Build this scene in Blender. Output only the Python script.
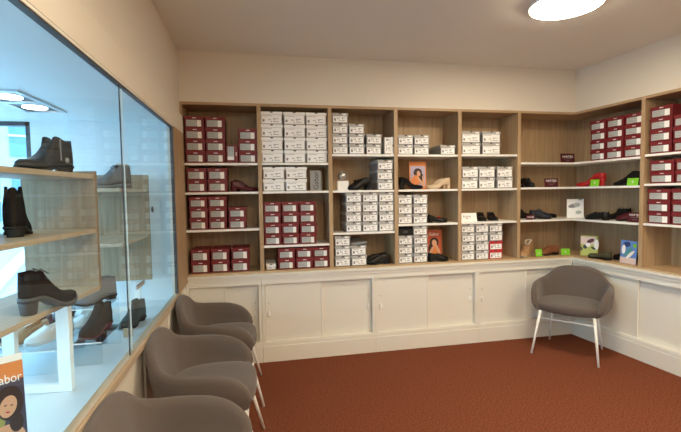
import bpy, bmesh, math, random
from mathutils import Vector, Matrix
random.seed(7)
sc = bpy.context.scene
for o in list(bpy.data.objects): bpy.data.objects.remove(o)
PI = math.pi

# ---------------------------------------------------------------- camera
H = 1.418
cam_d = bpy.data.cameras.new('camera'); cam = bpy.data.objects.new('camera', cam_d)
sc.collection.objects.link(cam); sc.camera = cam
cam_d.sensor_fit = 'HORIZONTAL'; cam_d.sensor_width = 36; cam_d.lens = 420.4*36/681
cam_d.clip_start = .02
Rr = (0.97935406, -0.20162674, -0.01456963); Ru = (0.02520533, 0.05028288, 0.99841691); Rf = (0.20057495, 0.97817089, -0.05432681)
cam.matrix_world = Matrix(((Rr[0], Ru[0], -Rf[0], 0), (Rr[1], Ru[1], -Rf[1], 0), (Rr[2], Ru[2], -Rf[2], H), (0, 0, 0, 1)))

# ---------------------------------------------------------------- world, sun, exposure
w = bpy.data.worlds.new('world'); sc.world = w; w.use_nodes = True
bg = w.node_tree.nodes['Background']; bg.inputs[0].default_value = (.40, .72, 1, 1); bg.inputs[1].default_value = 7
sc.view_settings.view_transform = 'Standard'; sc.view_settings.look = 'None'
sc.view_settings.exposure = 0; sc.view_settings.gamma = 1; sc.view_settings.use_curve_mapping = False
LAMP = 82.0; LAMPCOL = (1, .86, .64)

# ---------------------------------------------------------------- materials
MC = {}
def mat(name, col, rough=.6, metal=0, spec=.5, noise=0, nscale=30, bump=0, bscale=200, coat=0, sheen=0):
    if name in MC: return MC[name]
    m = bpy.data.materials.new(name); m.use_nodes = True; nt = m.node_tree
    b = nt.nodes['Principled BSDF']
    b.inputs['Base Color'].default_value = (*col, 1); b.inputs['Roughness'].default_value = rough
    b.inputs['Metallic'].default_value = metal; b.inputs['Specular IOR Level'].default_value = spec
    b.inputs['Coat Weight'].default_value = coat; b.inputs['Sheen Weight'].default_value = sheen
    tc = nt.nodes.new('ShaderNodeTexCoord')
    if noise:
        n = nt.nodes.new('ShaderNodeTexNoise'); n.inputs['Scale'].default_value = nscale; n.inputs['Detail'].default_value = 5
        nt.links.new(tc.outputs['Object'], n.inputs['Vector'])
        mx = nt.nodes.new('ShaderNodeMix'); mx.data_type = 'RGBA'
        mx.inputs[6].default_value = (*[c*(1-noise) for c in col], 1); mx.inputs[7].default_value = (*[min(1, c*(1+noise)) for c in col], 1)
        nt.links.new(n.outputs['Fac'], mx.inputs[0]); nt.links.new(mx.outputs[2], b.inputs['Base Color'])
    if bump:
        n2 = nt.nodes.new('ShaderNodeTexNoise'); n2.inputs['Scale'].default_value = bscale; n2.inputs['Detail'].default_value = 3
        nt.links.new(tc.outputs['Object'], n2.inputs['Vector'])
        bp = nt.nodes.new('ShaderNodeBump'); bp.inputs['Strength'].default_value = bump; bp.inputs['Distance'].default_value = .003
        nt.links.new(n2.outputs['Fac'], bp.inputs['Height']); nt.links.new(bp.outputs[0], b.inputs['Normal'])
    MC[name] = m; return m

def oak(name, c1, c2, axis='Z'):
    m = bpy.data.materials.new(name); m.use_nodes = True; nt = m.node_tree; b = nt.nodes['Principled BSDF']
    tc = nt.nodes.new('ShaderNodeTexCoord'); mp = nt.nodes.new('ShaderNodeMapping')
    s = {'Z': (26, 26, 1.3), 'X': (1.3, 26, 26), 'Y': (26, 1.3, 26)}[axis]
    mp.inputs['Scale'].default_value = s; nt.links.new(tc.outputs['Object'], mp.inputs[0])
    n = nt.nodes.new('ShaderNodeTexNoise'); n.inputs['Scale'].default_value = 1.6; n.inputs['Detail'].default_value = 6; n.inputs['Distortion'].default_value = .7
    nt.links.new(mp.outputs[0], n.inputs['Vector'])
    r = nt.nodes.new('ShaderNodeValToRGB'); r.color_ramp.elements[0].position = .3; r.color_ramp.elements[1].position = .7
    r.color_ramp.elements[0].color = (*c1, 1); r.color_ramp.elements[1].color = (*c2, 1)
    nt.links.new(n.outputs['Fac'], r.inputs[0]); nt.links.new(r.outputs[0], b.inputs['Base Color'])
    b.inputs['Roughness'].default_value = .5; MC[name] = m; return m
OAK = oak('oak_vertical', (.36, .235, .125), (.50, .345, .20))
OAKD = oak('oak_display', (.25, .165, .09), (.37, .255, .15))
OAKX = oak('oak_along_x', (.38, .25, .13), (.52, .36, .21), 'X')
OAKY = oak('oak_along_y', (.42, .32, .21), (.54, .43, .31), 'Y')  # paler, greyer oak: daylight on the sill is put into its colour
WALL = mat('wall_paint', (.74, .68, .58), .85, noise=.02, nscale=3, bump=.12, bscale=90)
CEIL = mat('ceiling_paint', (.82, .79, .72), .9, noise=.02, nscale=3)
WHITE = mat('white_lacquer', (.80, .77, .69), .35, noise=.015, nscale=4)
SHELFW = mat('white_shelf', (.88, .87, .82), .4)
COOLW = mat('display_white', (.76, .79, .80), .6, noise=.02, nscale=5)
DISPF = mat('display_floor', (.66, .70, .72), .35, noise=.10, nscale=140)
METALW = mat('white_metal', (.85, .84, .81), .35)
def carpet():
    m = mat('carpet', (.225, .052, .021), 1, spec=.05, bump=.9, bscale=420)
    nt = m.node_tree; b = nt.nodes['Principled BSDF']; tc = nt.nodes.new('ShaderNodeTexCoord')
    a = nt.nodes.new('ShaderNodeTexNoise'); a.inputs['Scale'].default_value = 110; a.inputs['Detail'].default_value = 4
    nt.links.new(tc.outputs['Object'], a.inputs[0])
    r = nt.nodes.new('ShaderNodeValToRGB'); r.color_ramp.elements[0].position = .35; r.color_ramp.elements[1].position = .68
    r.color_ramp.elements[0].color = (.125, .038, .019, 1); r.color_ramp.elements[1].color = (.275, .088, .046, 1)
    nt.links.new(a.outputs['Fac'], r.inputs[0]); nt.links.new(r.outputs[0], b.inputs['Base Color']); return m
CARPET = carpet()
FAB = mat('taupe_fabric', (.125, .100, .086), .95, spec=.15, noise=.12, nscale=260, bump=.5, bscale=500, sheen=.25)
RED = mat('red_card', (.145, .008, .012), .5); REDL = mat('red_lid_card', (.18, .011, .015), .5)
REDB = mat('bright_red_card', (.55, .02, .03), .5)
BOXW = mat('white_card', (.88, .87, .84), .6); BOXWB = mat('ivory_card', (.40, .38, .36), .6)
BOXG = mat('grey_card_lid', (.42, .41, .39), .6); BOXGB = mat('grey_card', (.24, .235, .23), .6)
LAB = mat('label_paper', (.90, .89, .87), .6); LABG = mat('label_grey', (.42, .45, .44), .6); INK = mat('ink', (.03, .03, .035), .6)
INKG = mat('ink_grey', (.25, .25, .26), .6)
BLACK = mat('black_leather', (.008, .008, .008), .45, spec=.3, bump=.2, bscale=150); BLACKS = mat('black_suede', (.010, .009, .010), .95, spec=.15)
RUB = mat('black_rubber', (.014, .014, .014), .7, spec=.25); BURG = mat('burgundy_leather', (.09, .008, .014), .4)
NAVY = mat('navy_leather', (.012, .015, .03), .5); GREYL = mat('grey_leather', (.16, .16, .17), .5)
BROWN = mat('brown_leather', (.20, .07, .025), .5); TAN = mat('tan_leather', (.42, .24, .11), .5)
BEIGE = mat('beige_leather', (.62, .46, .30), .45); REDS = mat('red_leather', (.42, .012, .015), .4)
OLIVE = mat('olive_suede', (.06, .06, .03), .9); WLEA = mat('white_leather', (.78, .77, .74), .5); LINING = mat('lining', (.35, .26, .17), .8)
CORK = mat('beige_sole', (.45, .36, .25), .7)
CREAM = mat('cream_fur', (.6, .55, .48), .9)
GREEN = mat('green_card', (.22, .62, .03), .5); DRED = mat('dark_red_card', (.075, .006, .012), .5)
METAL = mat('steel', (.55, .56, .57), .3, metal=1); DARKM = mat('dark_metal', (.05, .05, .055), .4)
ORANGE = mat('orange_print', (.70, .22, .05), .5); SKIN = mat('printed_skin', (.62, .33, .2), .5); HAIR = mat('printed_hair', (.03, .012, .01), .5)
PURP = mat('lilac_print', (.42, .36, .48), .5); YGREEN = mat('lime_print', (.45, .5, .12), .5); SKYB = mat('blue_print', (.12, .25, .6), .5); PINK = mat('pink_card', (.72, .55, .5), .5)

def emit(name, col, s):
    m = bpy.data.materials.new(name); m.use_nodes = True; nt = m.node_tree; nt.nodes.clear()
    e = nt.nodes.new('ShaderNodeEmission'); e.inputs[0].default_value = (*col, 1); e.inputs[1].default_value = s
    o = nt.nodes.new('ShaderNodeOutputMaterial'); nt.links.new(e.outputs[0], o.inputs[0]); return m
def glass(name, tint, refl=1.0):
    m = bpy.data.materials.new(name); m.use_nodes = True; nt = m.node_tree; nt.nodes.clear()
    t = nt.nodes.new('ShaderNodeBsdfTransparent'); t.inputs[0].default_value = (*tint, 1)
    g = nt.nodes.new('ShaderNodeBsdfGlossy'); g.inputs['Roughness'].default_value = 0.0
    f = nt.nodes.new('ShaderNodeLayerWeight'); f.inputs[0].default_value = .5      # Facing = 1 - |cos|
    p5 = nt.nodes.new('ShaderNodeMath'); p5.operation = 'POWER'; p5.inputs[1].default_value = 5
    nt.links.new(f.outputs['Facing'], p5.inputs[0])
    k = nt.nodes.new('ShaderNodeMath'); k.operation = 'MULTIPLY_ADD'; k.inputs[1].default_value = .96*refl; k.inputs[2].default_value = .04*refl
    x = nt.nodes.new('ShaderNodeMixShader'); o = nt.nodes.new('ShaderNodeOutputMaterial')
    nt.links.new(p5.outputs[0], k.inputs[0]); nt.links.new(k.outputs[0], x.inputs[0]); nt.links.new(t.outputs[0], x.inputs[1]); nt.links.new(g.outputs[0], x.inputs[2]); nt.links.new(x.outputs[0], o.inputs[0])
    return m
GLASS = glass('clear_glass', (.965, .99, .985), .30); ACRYL = glass('clear_acrylic', (.93, .97, .98))
GEDGE = mat('glass_edge', (.05, .09, .09), .2)

# ---------------------------------------------------------------- mesh helpers
C = sc.collection
class MB:
    """collects shapes with material slots and links them as ONE mesh object"""
    def __init__(s): s.bm = bmesh.new(); s.mats = []
    def mi(s, m):
        if m not in s.mats: s.mats.append(m)
        return s.mats.index(m)
    def box(s, x0, x1, y0, y1, z0, z1, m, bev=0, M=None):
        t = bmesh.new(); bmesh.ops.create_cube(t, size=1)
        for v in t.verts: v.co = Vector(((x0+x1)/2+v.co.x*(x1-x0), (y0+y1)/2+v.co.y*(y1-y0), (z0+z1)/2+v.co.z*(z1-z0)))
        if bev: bmesh.ops.bevel(t, geom=t.edges[:], offset=bev, segments=2, affect='EDGES', profile=.6)
        s.merge(t, m, M)
        return s
    def merge(s, t, m, M=None, smooth=False):
        i = s.mi(m); mp = {}
        for v in t.verts: mp[v] = s.bm.verts.new(M @ v.co if M else v.co)
        for f in t.faces:
            try: nf = s.bm.faces.new([mp[v] for v in f.verts]); nf.material_index = i; nf.smooth = smooth or f.smooth
            except ValueError: pass
        t.free()
    def tube(s, pts, r, m, n=10, caps=True):
        pts = [Vector(p) for p in pts]; rs = r if isinstance(r, (list, tuple)) else [r]*len(pts)
        t = bmesh.new(); rings = []; up = None
        for k, p in enumerate(pts):
            d = (pts[min(k+1, len(pts)-1)]-pts[max(k-1, 0)]).normalized()
            if up is None: up = d.orthogonal().normalized()
            up = (up-d*up.dot(d)).normalized(); sd = d.cross(up)
            rings.append([t.verts.new(p+rs[k]*(math.cos(a)*up+math.sin(a)*sd)) for a in [2*PI*j/n for j in range(n)]])
        for a, b in zip(rings, rings[1:]):
            for j in range(n): t.faces.new((a[j], a[(j+1) % n], b[(j+1) % n], b[j])).smooth = True
        if caps: t.faces.new(rings[0][::-1]); t.faces.new(rings[-1])
        s.merge(t, m); return s
    def prism(s, poly, z0, z1, m, M=None):
        t = bmesh.new(); a = [t.verts.new((x, y, z0)) for x, y in poly]; b = [t.verts.new((x, y, z1)) for x, y in poly]; n = len(poly)
        t.faces.new(a[::-1]); t.faces.new(b)
        for j in range(n): t.faces.new((a[j], a[(j+1) % n], b[(j+1) % n], b[j]))
        s.merge(t, m, M); return s
    def lathe(s, prof, m, n=24, M=None):
        t = bmesh.new(); rings = []
        for r, z in prof: rings.append([t.verts.new((r*math.cos(2*PI*j/n), r*math.sin(2*PI*j/n), z)) for j in range(n)])
        for a, b in zip(rings, rings[1:]):
            for j in range(n): t.faces.new((a[j], a[(j+1) % n], b[(j+1) % n], b[j])).smooth = True
        t.faces.new(rings[0][::-1]); t.faces.new(rings[-1])
        s.merge(t, m, M); return s
    def loft(s, rings, m, closed=True, caps=True, M=None):
        t = bmesh.new(); R = [[t.verts.new(p) for p in r] for r in rings]; n = len(R[0])
        for a, b in zip(R, R[1:]):
            for j in range(n if closed else n-1): t.faces.new((a[j], a[(j+1) % n], b[(j+1) % n], b[j])).smooth = True
        if caps: t.faces.new(R[0][::-1]); t.faces.new(R[-1])
        s.merge(t, m, M); return s
    def mesh(s, name):
        bmesh.ops.recalc_face_normals(s.bm, faces=s.bm.faces)
        me = bpy.data.meshes.new(name); s.bm.to_mesh(me); s.bm.free()
        for m in s.mats: me.materials.append(m)
        return me
    def build(s, name, parent=None):
        return inst(name, s.mesh(name), parent)
def inst(name, me, parent=None):
    o = bpy.data.objects.new(name, me); C.objects.link(o)
    if parent: o.parent = parent
    return o
def tag(o, label, cat, group=None, kind=None):
    if kind: o['kind'] = kind
    if label: o['label'] = label
    if cat: o['category'] = cat
    if group: o['group'] = group
    return o
def thing(name, label, cat, loc=(0, 0, 0), rz=0, group=None, kind=None):
    o = bpy.data.objects.new(name, None); C.objects.link(o); o.empty_display_size = .05
    o.location = loc; o.rotation_euler = (0, 0, rz); return tag(o, label, cat, group, kind)
def struct(o, label=None): o['kind'] = 'structure'; o['label'] = label or o.name.replace('_', ' '); return o
def copy_tree(o, parent=None):
    c = o.copy(); C.objects.link(c)
    if parent: c.parent = parent
    for ch in list(o.children): copy_tree(ch, c)
    return c
def textmesh(s, size, m, name='lettering', parent=None, M=None, ext=.0004):
    cu = bpy.data.curves.new('tmp', 'FONT'); cu.body = s; cu.size = size; cu.align_x = 'CENTER'; cu.align_y = 'CENTER'; cu.extrude = ext
    to = bpy.data.objects.new('tmp', cu); C.objects.link(to)
    dg = bpy.context.evaluated_depsgraph_get(); me = bpy.data.meshes.new_from_object(to.evaluated_get(dg))
    bpy.data.objects.remove(to); me.materials.clear(); me.materials.append(m); me.name = name
    if M: me.transform(M)
    return inst(name, me, parent)

# frames: back wall shelf front plane Y = DB; right wall plane leaves the corner (W, DB) at a slight angle
DB = 3.572; W = 3.064; A = .0781
DEP = .33                                     # depth of the shelving
def backp(x, d, z=0): return (x, DB+d, z)
def rightp(t, d, z=0): return (W+math.sin(A)*t+math.cos(A)*d, DB-math.cos(A)*t+math.sin(A)*d, z)
RZ = A-PI/2
ZT = 2.166; ZC = .756; ZL = 2.565; XL = -.562; XG = -.544; TW = .033
S5 = 2.463

# ---------------------------------------------------------------- structure
def rt_corner(d): return rightp(d*math.tan(A)*0-0, d)
def inner(d):   # corner point at depth d behind both front planes
    k = d*(1-math.sin(A))/math.cos(A); return (W+k, DB+d)
FARR = rightp(6.6, DEP+.02)
struct(MB().prism([(XL-.02, -3), (FARR[0]+.3, -3), (FARR[0]+.3, 4.1), (XL-.02, 4.1)], -.1, 0, CARPET).build('floor'), 'rust brown carpet floor')
struct(MB().prism([(XL-.1, -3), (FARR[0]+.3, -3), (FARR[0]+.3, 4.1), (XL-.1, 4.1)], ZL, ZL+.12, CEIL).build('ceiling'), 'cream painted ceiling')
k = DEP+.012
struct(MB().prism([(XL-.1, DB+k), (W+.6, DB+k), (W+.6, DB+k+.15), (XL-.1, DB+k+.15)], 0, ZL, WALL).build('wall_back'), 'cream back wall behind the shelving')
struct(MB().box(XL-.001, inner(0)[0], DB, DB+k, ZT, ZL, WALL).build('wall_back_bulkhead'), 'cream bulkhead above the shelving')
bw = MB().box(-.3, 6.6, 0, .15, 0, ZL, WALL).build('wall_right'); bw.location = rightp(0, k); bw.rotation_euler.z = RZ; struct(bw, 'right wall behind the shelving')
bw = MB().box(-.35, 6.6, 0, k, ZT, ZL, WALL).build('wall_right_bulkhead'); bw.location = rightp(0, 0); bw.rotation_euler.z = RZ; struct(bw, 'cream bulkhead above the right shelving')
struct(MB().box(XL-.1, FARR[0]+.3, -3.12, -3, 0, ZL, WALL).build('wall_front'), 'wall behind the viewer')
# left wall: below the window, above it, and the solid ends
ZS = .715; ZG = 1.895; YE = 3.12; YS = -1.2
lw = MB(); lw.box(XL-.02, XL+.004, -3, DB+k, 0, ZS-.033, WALL); lw.box(XL-.02, XL, -3, DB+k, ZG+.02, ZL, WALL)
lw.box(XL-.02, XL, -3, YS, ZS-.033, ZG+.02, WALL); lw.box(XL-.02, XL, YE+.01, DB+k, ZS-.033, ZG+.02, WALL)
struct(lw.build('wall_left'), 'cream left wall around the display window')
struct(MB().box(XL, XG+.004, YS-.1, DB-.004, ZG+.012, 2.05, WALL, .003).build('trim_1'), 'wide cream casing board above the display window')
struct(MB().box(XL-.018, XG+.010, YS-.1, 3.2, ZS-.032, ZS, OAKY, .003).build('trim_2'), 'oak sill of the display window')
struct(MB().box(XL, XG+.006, YE+.02, DB-.035, ZS, ZG+.012, OAK, .002).build('trim_3'), 'oak jamb between display window and shelving')
st = MB()
for y in [YS+.3+.62*i for i in range(8)]: st.box(XL+.004, XL+.014, y, y+.06, .12, ZS-.035, WHITE, .002)
st.box(XL+.004, XL+.018, -3, DB-.03, 0, .12, WHITE, .002)
struct(st.build('baseboard_left'), 'white skirting and battens under the display window')

# display window towards the shop: sliding glass panes in a dark track
win = thing('window_1', 'sliding glass display window in the left wall', None, kind='structure')
MB().box(XG-.018, XG+.006, YS, YE+.015, ZG-.001, ZG+.009, WHITE).box(XG-.019, XG+.003, YS, YE+.015, ZG-.0065, ZG-.0011, DARKM).box(XG-.018, XG+.0045, YS, YE+.015, ZG+.0091, ZG+.012, DARKM).box(XG-.020, XG+.004, YS, YE+.015, ZS, ZS+.008, OAKY).box(XG-.018, XG+.002, YE, YE+.018, ZS, ZG, DARKM).build('track', win)
MB().box(XG-.006, XG-.001, 1.955, YE, ZS+.008, ZG-.004, GLASS).build('pane', win)
MB().box(XG-.016, XG-.011, YS, 2.02, ZS+.008, ZG-.004, GLASS).build('pane', win)
MB().box(XG-.006, XG-.001, 1.9515, 1.9545, ZS+.008, ZG-.007, DARKM).box(XG-.016, XG-.011, 2.0205, 2.0225, ZS+.008, ZG-.007, METALW).build('pane_edge', win)
MB().box(XG-.002, XG+.006, 2.07, 2.21, .985, 1.005, METAL, .002).build('lock', win)
MB().lathe([(.016, 0), (.016, .005), (.008, .006)], DARKM, 16, Matrix.Translation((XG, 2.44, 1.345)) @ Matrix.Rotation(PI/2, 4, 'Y')).build('finger_pull', win)

# the shop window zone behind the glass
XO = -2.25; YF = 3.56; ZD = .60; ZK = 1.985
struct(MB().box(XO, XL-.021, YS-.5, YF, ZD-.12, ZD, DISPF).build('floor_display'), 'pale speckled floor of the shop window display')
struct(MB().box(XO, XL-.021, YS-.5, YF+.2, ZK, ZK+.12, COOLW).build('ceiling_display'), 'white ceiling of the shop window display')
m_ = MB(); m_.box(-1.62, XL-.021, YF, YF+.12, ZD-.12, ZK, COOLW); m_.box(-1.33, XL-.021, YF-.07, YF, ZD, ZK, COOLW)
struct(m_.build('wall_display_end'), 'white end wall of the shop window display')
struct(MB().box(XO, XL-.021, YS-.6, YS-.5, ZD-.12, ZK, COOLW).build('wall_display_near'), 'near end wall of the display')
struct(MB().box(XO, XO+.1, YS-.5, YF+.1, -.2, ZD-.1, COOLW).box(XO, -1.6, YF+.0, YF+.12, -.2, ZD-.1, COOLW).build('wall_display_base'), 'low outer wall under the shop front glass')
wf = thing('window_2', 'street window at the end of the display', None, kind='structure')
MB().box(-1.66, -1.62, YF+.02, YF+.08, ZD-.1, ZK, DARKM).box(XO, -1.62, YF+.02, YF+.08, ZK-.03, ZK, DARKM).box(XO, -1.62, YF+.02, YF+.08, ZD-.1, ZD-.05, DARKM).build('window_frame', wf)
MB().box(XO+.03, -1.66, YF+.045, YF+.051, ZD-.05, ZK-.03, GLASS).build('pane', wf)
wf = thing('window_3', 'long street window beside the display', None, kind='structure')
fr = MB().box(XO, XO+.05, YS-.5, YF+.1, ZK-.04, ZK, DARKM).box(XO, XO+.05, YS-.5, YF+.1, ZD-.1, ZD-.05, DARKM)
for y in (YS-.5, 1.0, YF+.04): fr.box(XO, XO+.05, y, y+.05, ZD-.05, ZK-.04, DARKM)
fr.build('window_frame', wf)
MB().box(XO+.02, XO+.026, YS-.45, YF+.04, ZD-.05, ZK-.04, GLASS).build('pane', wf)

# street outside
STREET = mat('street_paving', (.36, .40, .44), .8, noise=.12, nscale=2)
struct(MB().box(-60, XL-.1, -20, 60, -.3, -.2, STREET).build('floor_street'), 'pale paved street outside')
kb = MB().box(-.12, .12, -9, 9, -.2, -.08, mat('kerb', (.62, .64, .66), .8), .02).build('kerb')
kb.location = (-6.2, 13, 0); kb.rotation_euler.z = .35; tag(kb, 'pale kerb running along the street outside', 'kerb')
bd = thing('street_building', 'pale glazed street building seen through the far display window', 'building', (-13.5, 22, -.2), .45)
MB().box(-8, 6, 0, 5, 0, 10, mat('facade_render', (.42, .50, .56), .8), .05).build('wall', bd)
FG = mat('facade_glass', (.10, .22, .32), .15); FBW = mat('facade_frame', (.62, .68, .72), .6)
for i in range(7):
    for j in range(3):
        p = MB().box(-7.4+i*1.95, -5.9+i*1.95, -.06, .02, .5+j*3.1, 2.7+j*3.1, FG).build('window', bd)
        MB().box(-7.45+i*1.95, -5.85+i*1.95, -.12, -.05, 1.45+j*3.1, 1.55+j*3.1, FBW).box(-7.45+i*1.95, -5.85+i*1.95, -.2, -.0, 2.7+j*3.1, 2.85+j*3.1, FBW).build('window_bar', p)

# recessed twin spotlight in the display ceiling
tw = thing('recessed_twin_spotlight', 'dark rectangular recessed fitting with two round lamps in the display ceiling', 'ceiling light', (-1.32, 2.83, ZK))
q = MB()
for a in ((-.12, .12, -.30, -.275), (-.12, .12, .275, .30), (-.12, -.095, -.275, .275), (.095, .12, -.275, .275), (-.095, .095, -.03, .03)): q.box(a[0], a[1], a[2], a[3], -.012, .0, METAL)
q.build('trim_frame', tw)
MB().box(-.095, .095, -.275, .275, -.006, -.001, DARKM).build('recess', tw)
SPOT = emit('spot_lens', (.92, .97, 1), 11)
for y in (-.145, .145): MB().lathe([(.066, -.011), (.066, -.006)], SPOT, 24, Matrix.Translation((0, y, 0))).build('lamp', tw)

# ceiling lamp of the shop and its added copies: flat round white-rimmed discs
LENS = emit('lamp_diffuser', LAMPCOL, LAMP)
lamp = thing('round_ceiling_lamp', 'large round glowing ceiling lamp above the corner chair', 'ceiling light', (1.89, 2.29, ZL), group='round ceiling lamps')
MB().lathe([(.12, 0), (.205, -.001), (.214, -.008), (.214, -.026), (.203, -.028)], METALW, 48).build('housing', lamp)
MB().lathe([(.2035, -.027), (.202, -.032), (.19, -.036), (.02, -.037)], LENS, 48).build('diffuser', lamp)
for i, (x, y) in enumerate([(.35, .55), (2.6, .4), (.35, -1.6), (2.6, -1.6)]):  # unseen copies of the lamp, added to brighten the room
    l2 = copy_tree(lamp); l2.location = (x, y, ZL)
    l2['label'] = 'added unseen ceiling lamp ' + ['over the left chairs', 'behind the viewer on the right', 'far behind the viewer, left', 'far behind the viewer, right'][i]

# ---------------------------------------------------------------- shelving
S = [-.577, .055, .650, 1.243, 1.855, 2.463]
ZB = .772
shelves = [[1.678, 1.441, 1.134], [1.680, 1.441, .984], [1.754, 1.441, 1.072], [1.754, 1.441, 1.131], [1.758, 1.441, 1.131]]
un = thing('wall_shelving', 'oak wall shelving with five bays of white shelves along the back wall', 'shelving', (0, DB, 0))
MB().box(S[0]-.0, S[5]+TW/2, DEP-.008, DEP, ZC, ZT-.02, OAK).build('back_panel', un)
MB().box(S[0], S[5]+TW/2, 0, DEP-.008, ZT-.022, ZT, OAKX, .001).build('top_board', un)
MB().box(S[0], S[5]+TW/2, 0, DEP-.008, ZC, ZB, OAKX, .001).build('bottom_board', un)
for i, x in enumerate(S):
    x0, x1 = (x, x+TW) if i == 0 else (x-TW/2, x+TW/2)
    MB().box(x0, x1, -.002, DEP-.008, ZB, ZT-.022, OAK, .001).build('upright', un)
for i, zs in enumerate(shelves):
    for z in zs:
        MB().box(S[i]+(TW if i == 0 else TW/2), S[i+1]-TW/2, .004, DEP-.008, z-.018, z, SHELFW, .001).build('shelf', un)
# corner unit with L-shaped shelves and the right-hand bays
def Lpoly(d0, d1, t_end, x0=S5+TW/2):
    a = inner(d0); b = inner(d1)
    return [(x0, DB+d0), a, rightp(t_end, d0)[:2], rightp(t_end, d1)[:2], b, (x0, DB+d1)]
cu_ = thing('corner_shelving', 'oak shelving turning the corner with L-shaped white shelves', 'shelving')
MB().prism(Lpoly(DEP-.008, DEP, .670), ZC, ZT-.02, OAK).build('back_panel', cu_)
MB().prism(Lpoly(0, DEP-.008, .670), ZT-.022, ZT, OAKX).build('top_board', cu_)
MB().prism(Lpoly(0, DEP-.008, .670), ZC, ZB, OAKX).build('bottom_board', cu_)
for z in (1.684, 1.446, 1.134): MB().prism(Lpoly(.004, DEP-.008, .670), z-.018, z, SHELFW).build('shelf', cu_)
rs = thing('right_wall_shelving', 'oak wall shelving with white shelves along the right wall', 'shelving', rightp(0, 0), RZ)
MB().box(.671, 2.07, DEP-.008, DEP, ZC, ZT-.02, OAK).build('back_panel', rs)
MB().box(.671, 2.07, 0, DEP-.008, ZT-.022, ZT, OAKX, .001).build('top_board', rs)
MB().box(.671, 2.07, 0, DEP-.008, ZC, ZB, OAKX, .001).build('bottom_board', rs)
for t in (.687, 1.375, 2.055): MB().box(t-TW/2, t+TW/2, -.002, DEP-.008, ZB, ZT-.022, OAK, .001).build('upright', rs)
for a, b in ((.687, 1.375), (1.375, 2.055)):
    for z in (1.695, 1.458, 1.136): MB().box(a+TW/2, b-TW/2, .004, DEP-.008, z-.018, z, SHELFW, .001).build('shelf', rs)

# ---------------------------------------------------------------- base cabinets with sliding doors
PC = .028
def Lband(d0, d1, z0, z1, m, t_end=2.05, x0=XL+.004):
    return MB().prism([(x0, DB+d0), inner(d0), rightp(t_end, d0)[:2], rightp(t_end, d1)[:2], inner(d1), (x0, DB+d1)], z0, z1, m)
wt = thing('cabinet_worktop', 'long white worktop under the oak shelving, turning the corner', 'worktop')
Lband(-PC-.020, DEP, ZC-.018, ZC, WHITE).build('top_slab', wt)
Lband(-PC-.009, 0, .712, ZC-.0181, WHITE).build('moulding', wt)
def cabinet(w_, label, mid, loc, rz, pulls):
    """origin at left front bottom corner of the carcass, front faces local -Y"""
    c = thing('base_cabinet', label, 'cabinet', loc, rz, 'white base cabinets with sliding doors')
    zb, zt = .168, .664; p = .025
    b = MB(); b.box(0, p, 0, .06, zb, .711, WHITE); b.box(w_-p, w_, 0, .06, zb, .711, WHITE)
    b.box(p, w_-p, 0, .06, zt, .711, WHITE); b.box(p, w_-p, 0, .06, .12, zb+.006, WHITE)
    b.box(0, w_, .061, .30, .12, .711, WHITE)
    b.build('carcass', c)
    MB().box(0, w_, -.010, .04, 0, .135, WHITE, .002).box(0, w_, -.004, .04, .1351, .166, WHITE, .002).build('plinth', c)
    for k_, (a, b_, y) in enumerate(((p+.002, mid+.012, .020), (mid-.012, w_-p-.002, .042))):
        d = MB().box(*((b_-.014, b_) if k_ == 0 else (a, a+.014)), y-.005, y, zb+.007, zt-.003, WHITE, .002).box(a, b_, y, y+.014, zb+.0065, zt-.002, WHITE, .0025).build('door', c)
        if pulls[k_]:
            px_ = a+.028 if k_ == 0 else b_-.028
            h = MB(); h.lathe([(.012, 0), (.012, .007), (.008, .010)], METALW, 14, Matrix.Translation((px_, y, .405)) @ Matrix.Rotation(PI/2, 4, 'X') @ Matrix.Scale(2.3, 4, (0, 1, 0)))
            h.build('finger_pull', d)
            MB().lathe([(.006, 0), (.006, .003)], METAL, 12, Matrix.Translation((px_, y, .50)) @ Matrix.Rotation(PI/2, 4, 'X')).build('key_lock', d)
    return c
YCAB = DB-PC
cabinet(.044+.556-.001, 'white sliding-door cabinet behind the left chairs, below the leftmost shelving bay', .301, (-.556, YCAB, 0), 0, (0, 1))
cabinet(.984, 'white sliding-door cabinet with keyhole, just right of the far left chair', .503, (.045, YCAB, 0), 0, (1, 1))
cabinet(.994, 'white sliding-door cabinet in the middle of the back wall', .499, (1.030, YCAB, 0), 0, (1, 1))
cabinet(1.005, 'white sliding-door cabinet on the back wall, behind the corner chair', .512, (2.025, YCAB, 0), 0, (1, 0))
p = rightp(.032, -PC); cabinet(1.31, 'white sliding-door cabinet right of the corner chair, on the right wall', .643, p, RZ, (0, 1))
p = rightp(1.343, -PC); cabinet(.70, 'white sliding-door cabinet at the near end of the right wall', .35, p, RZ, (1, 1))

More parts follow.
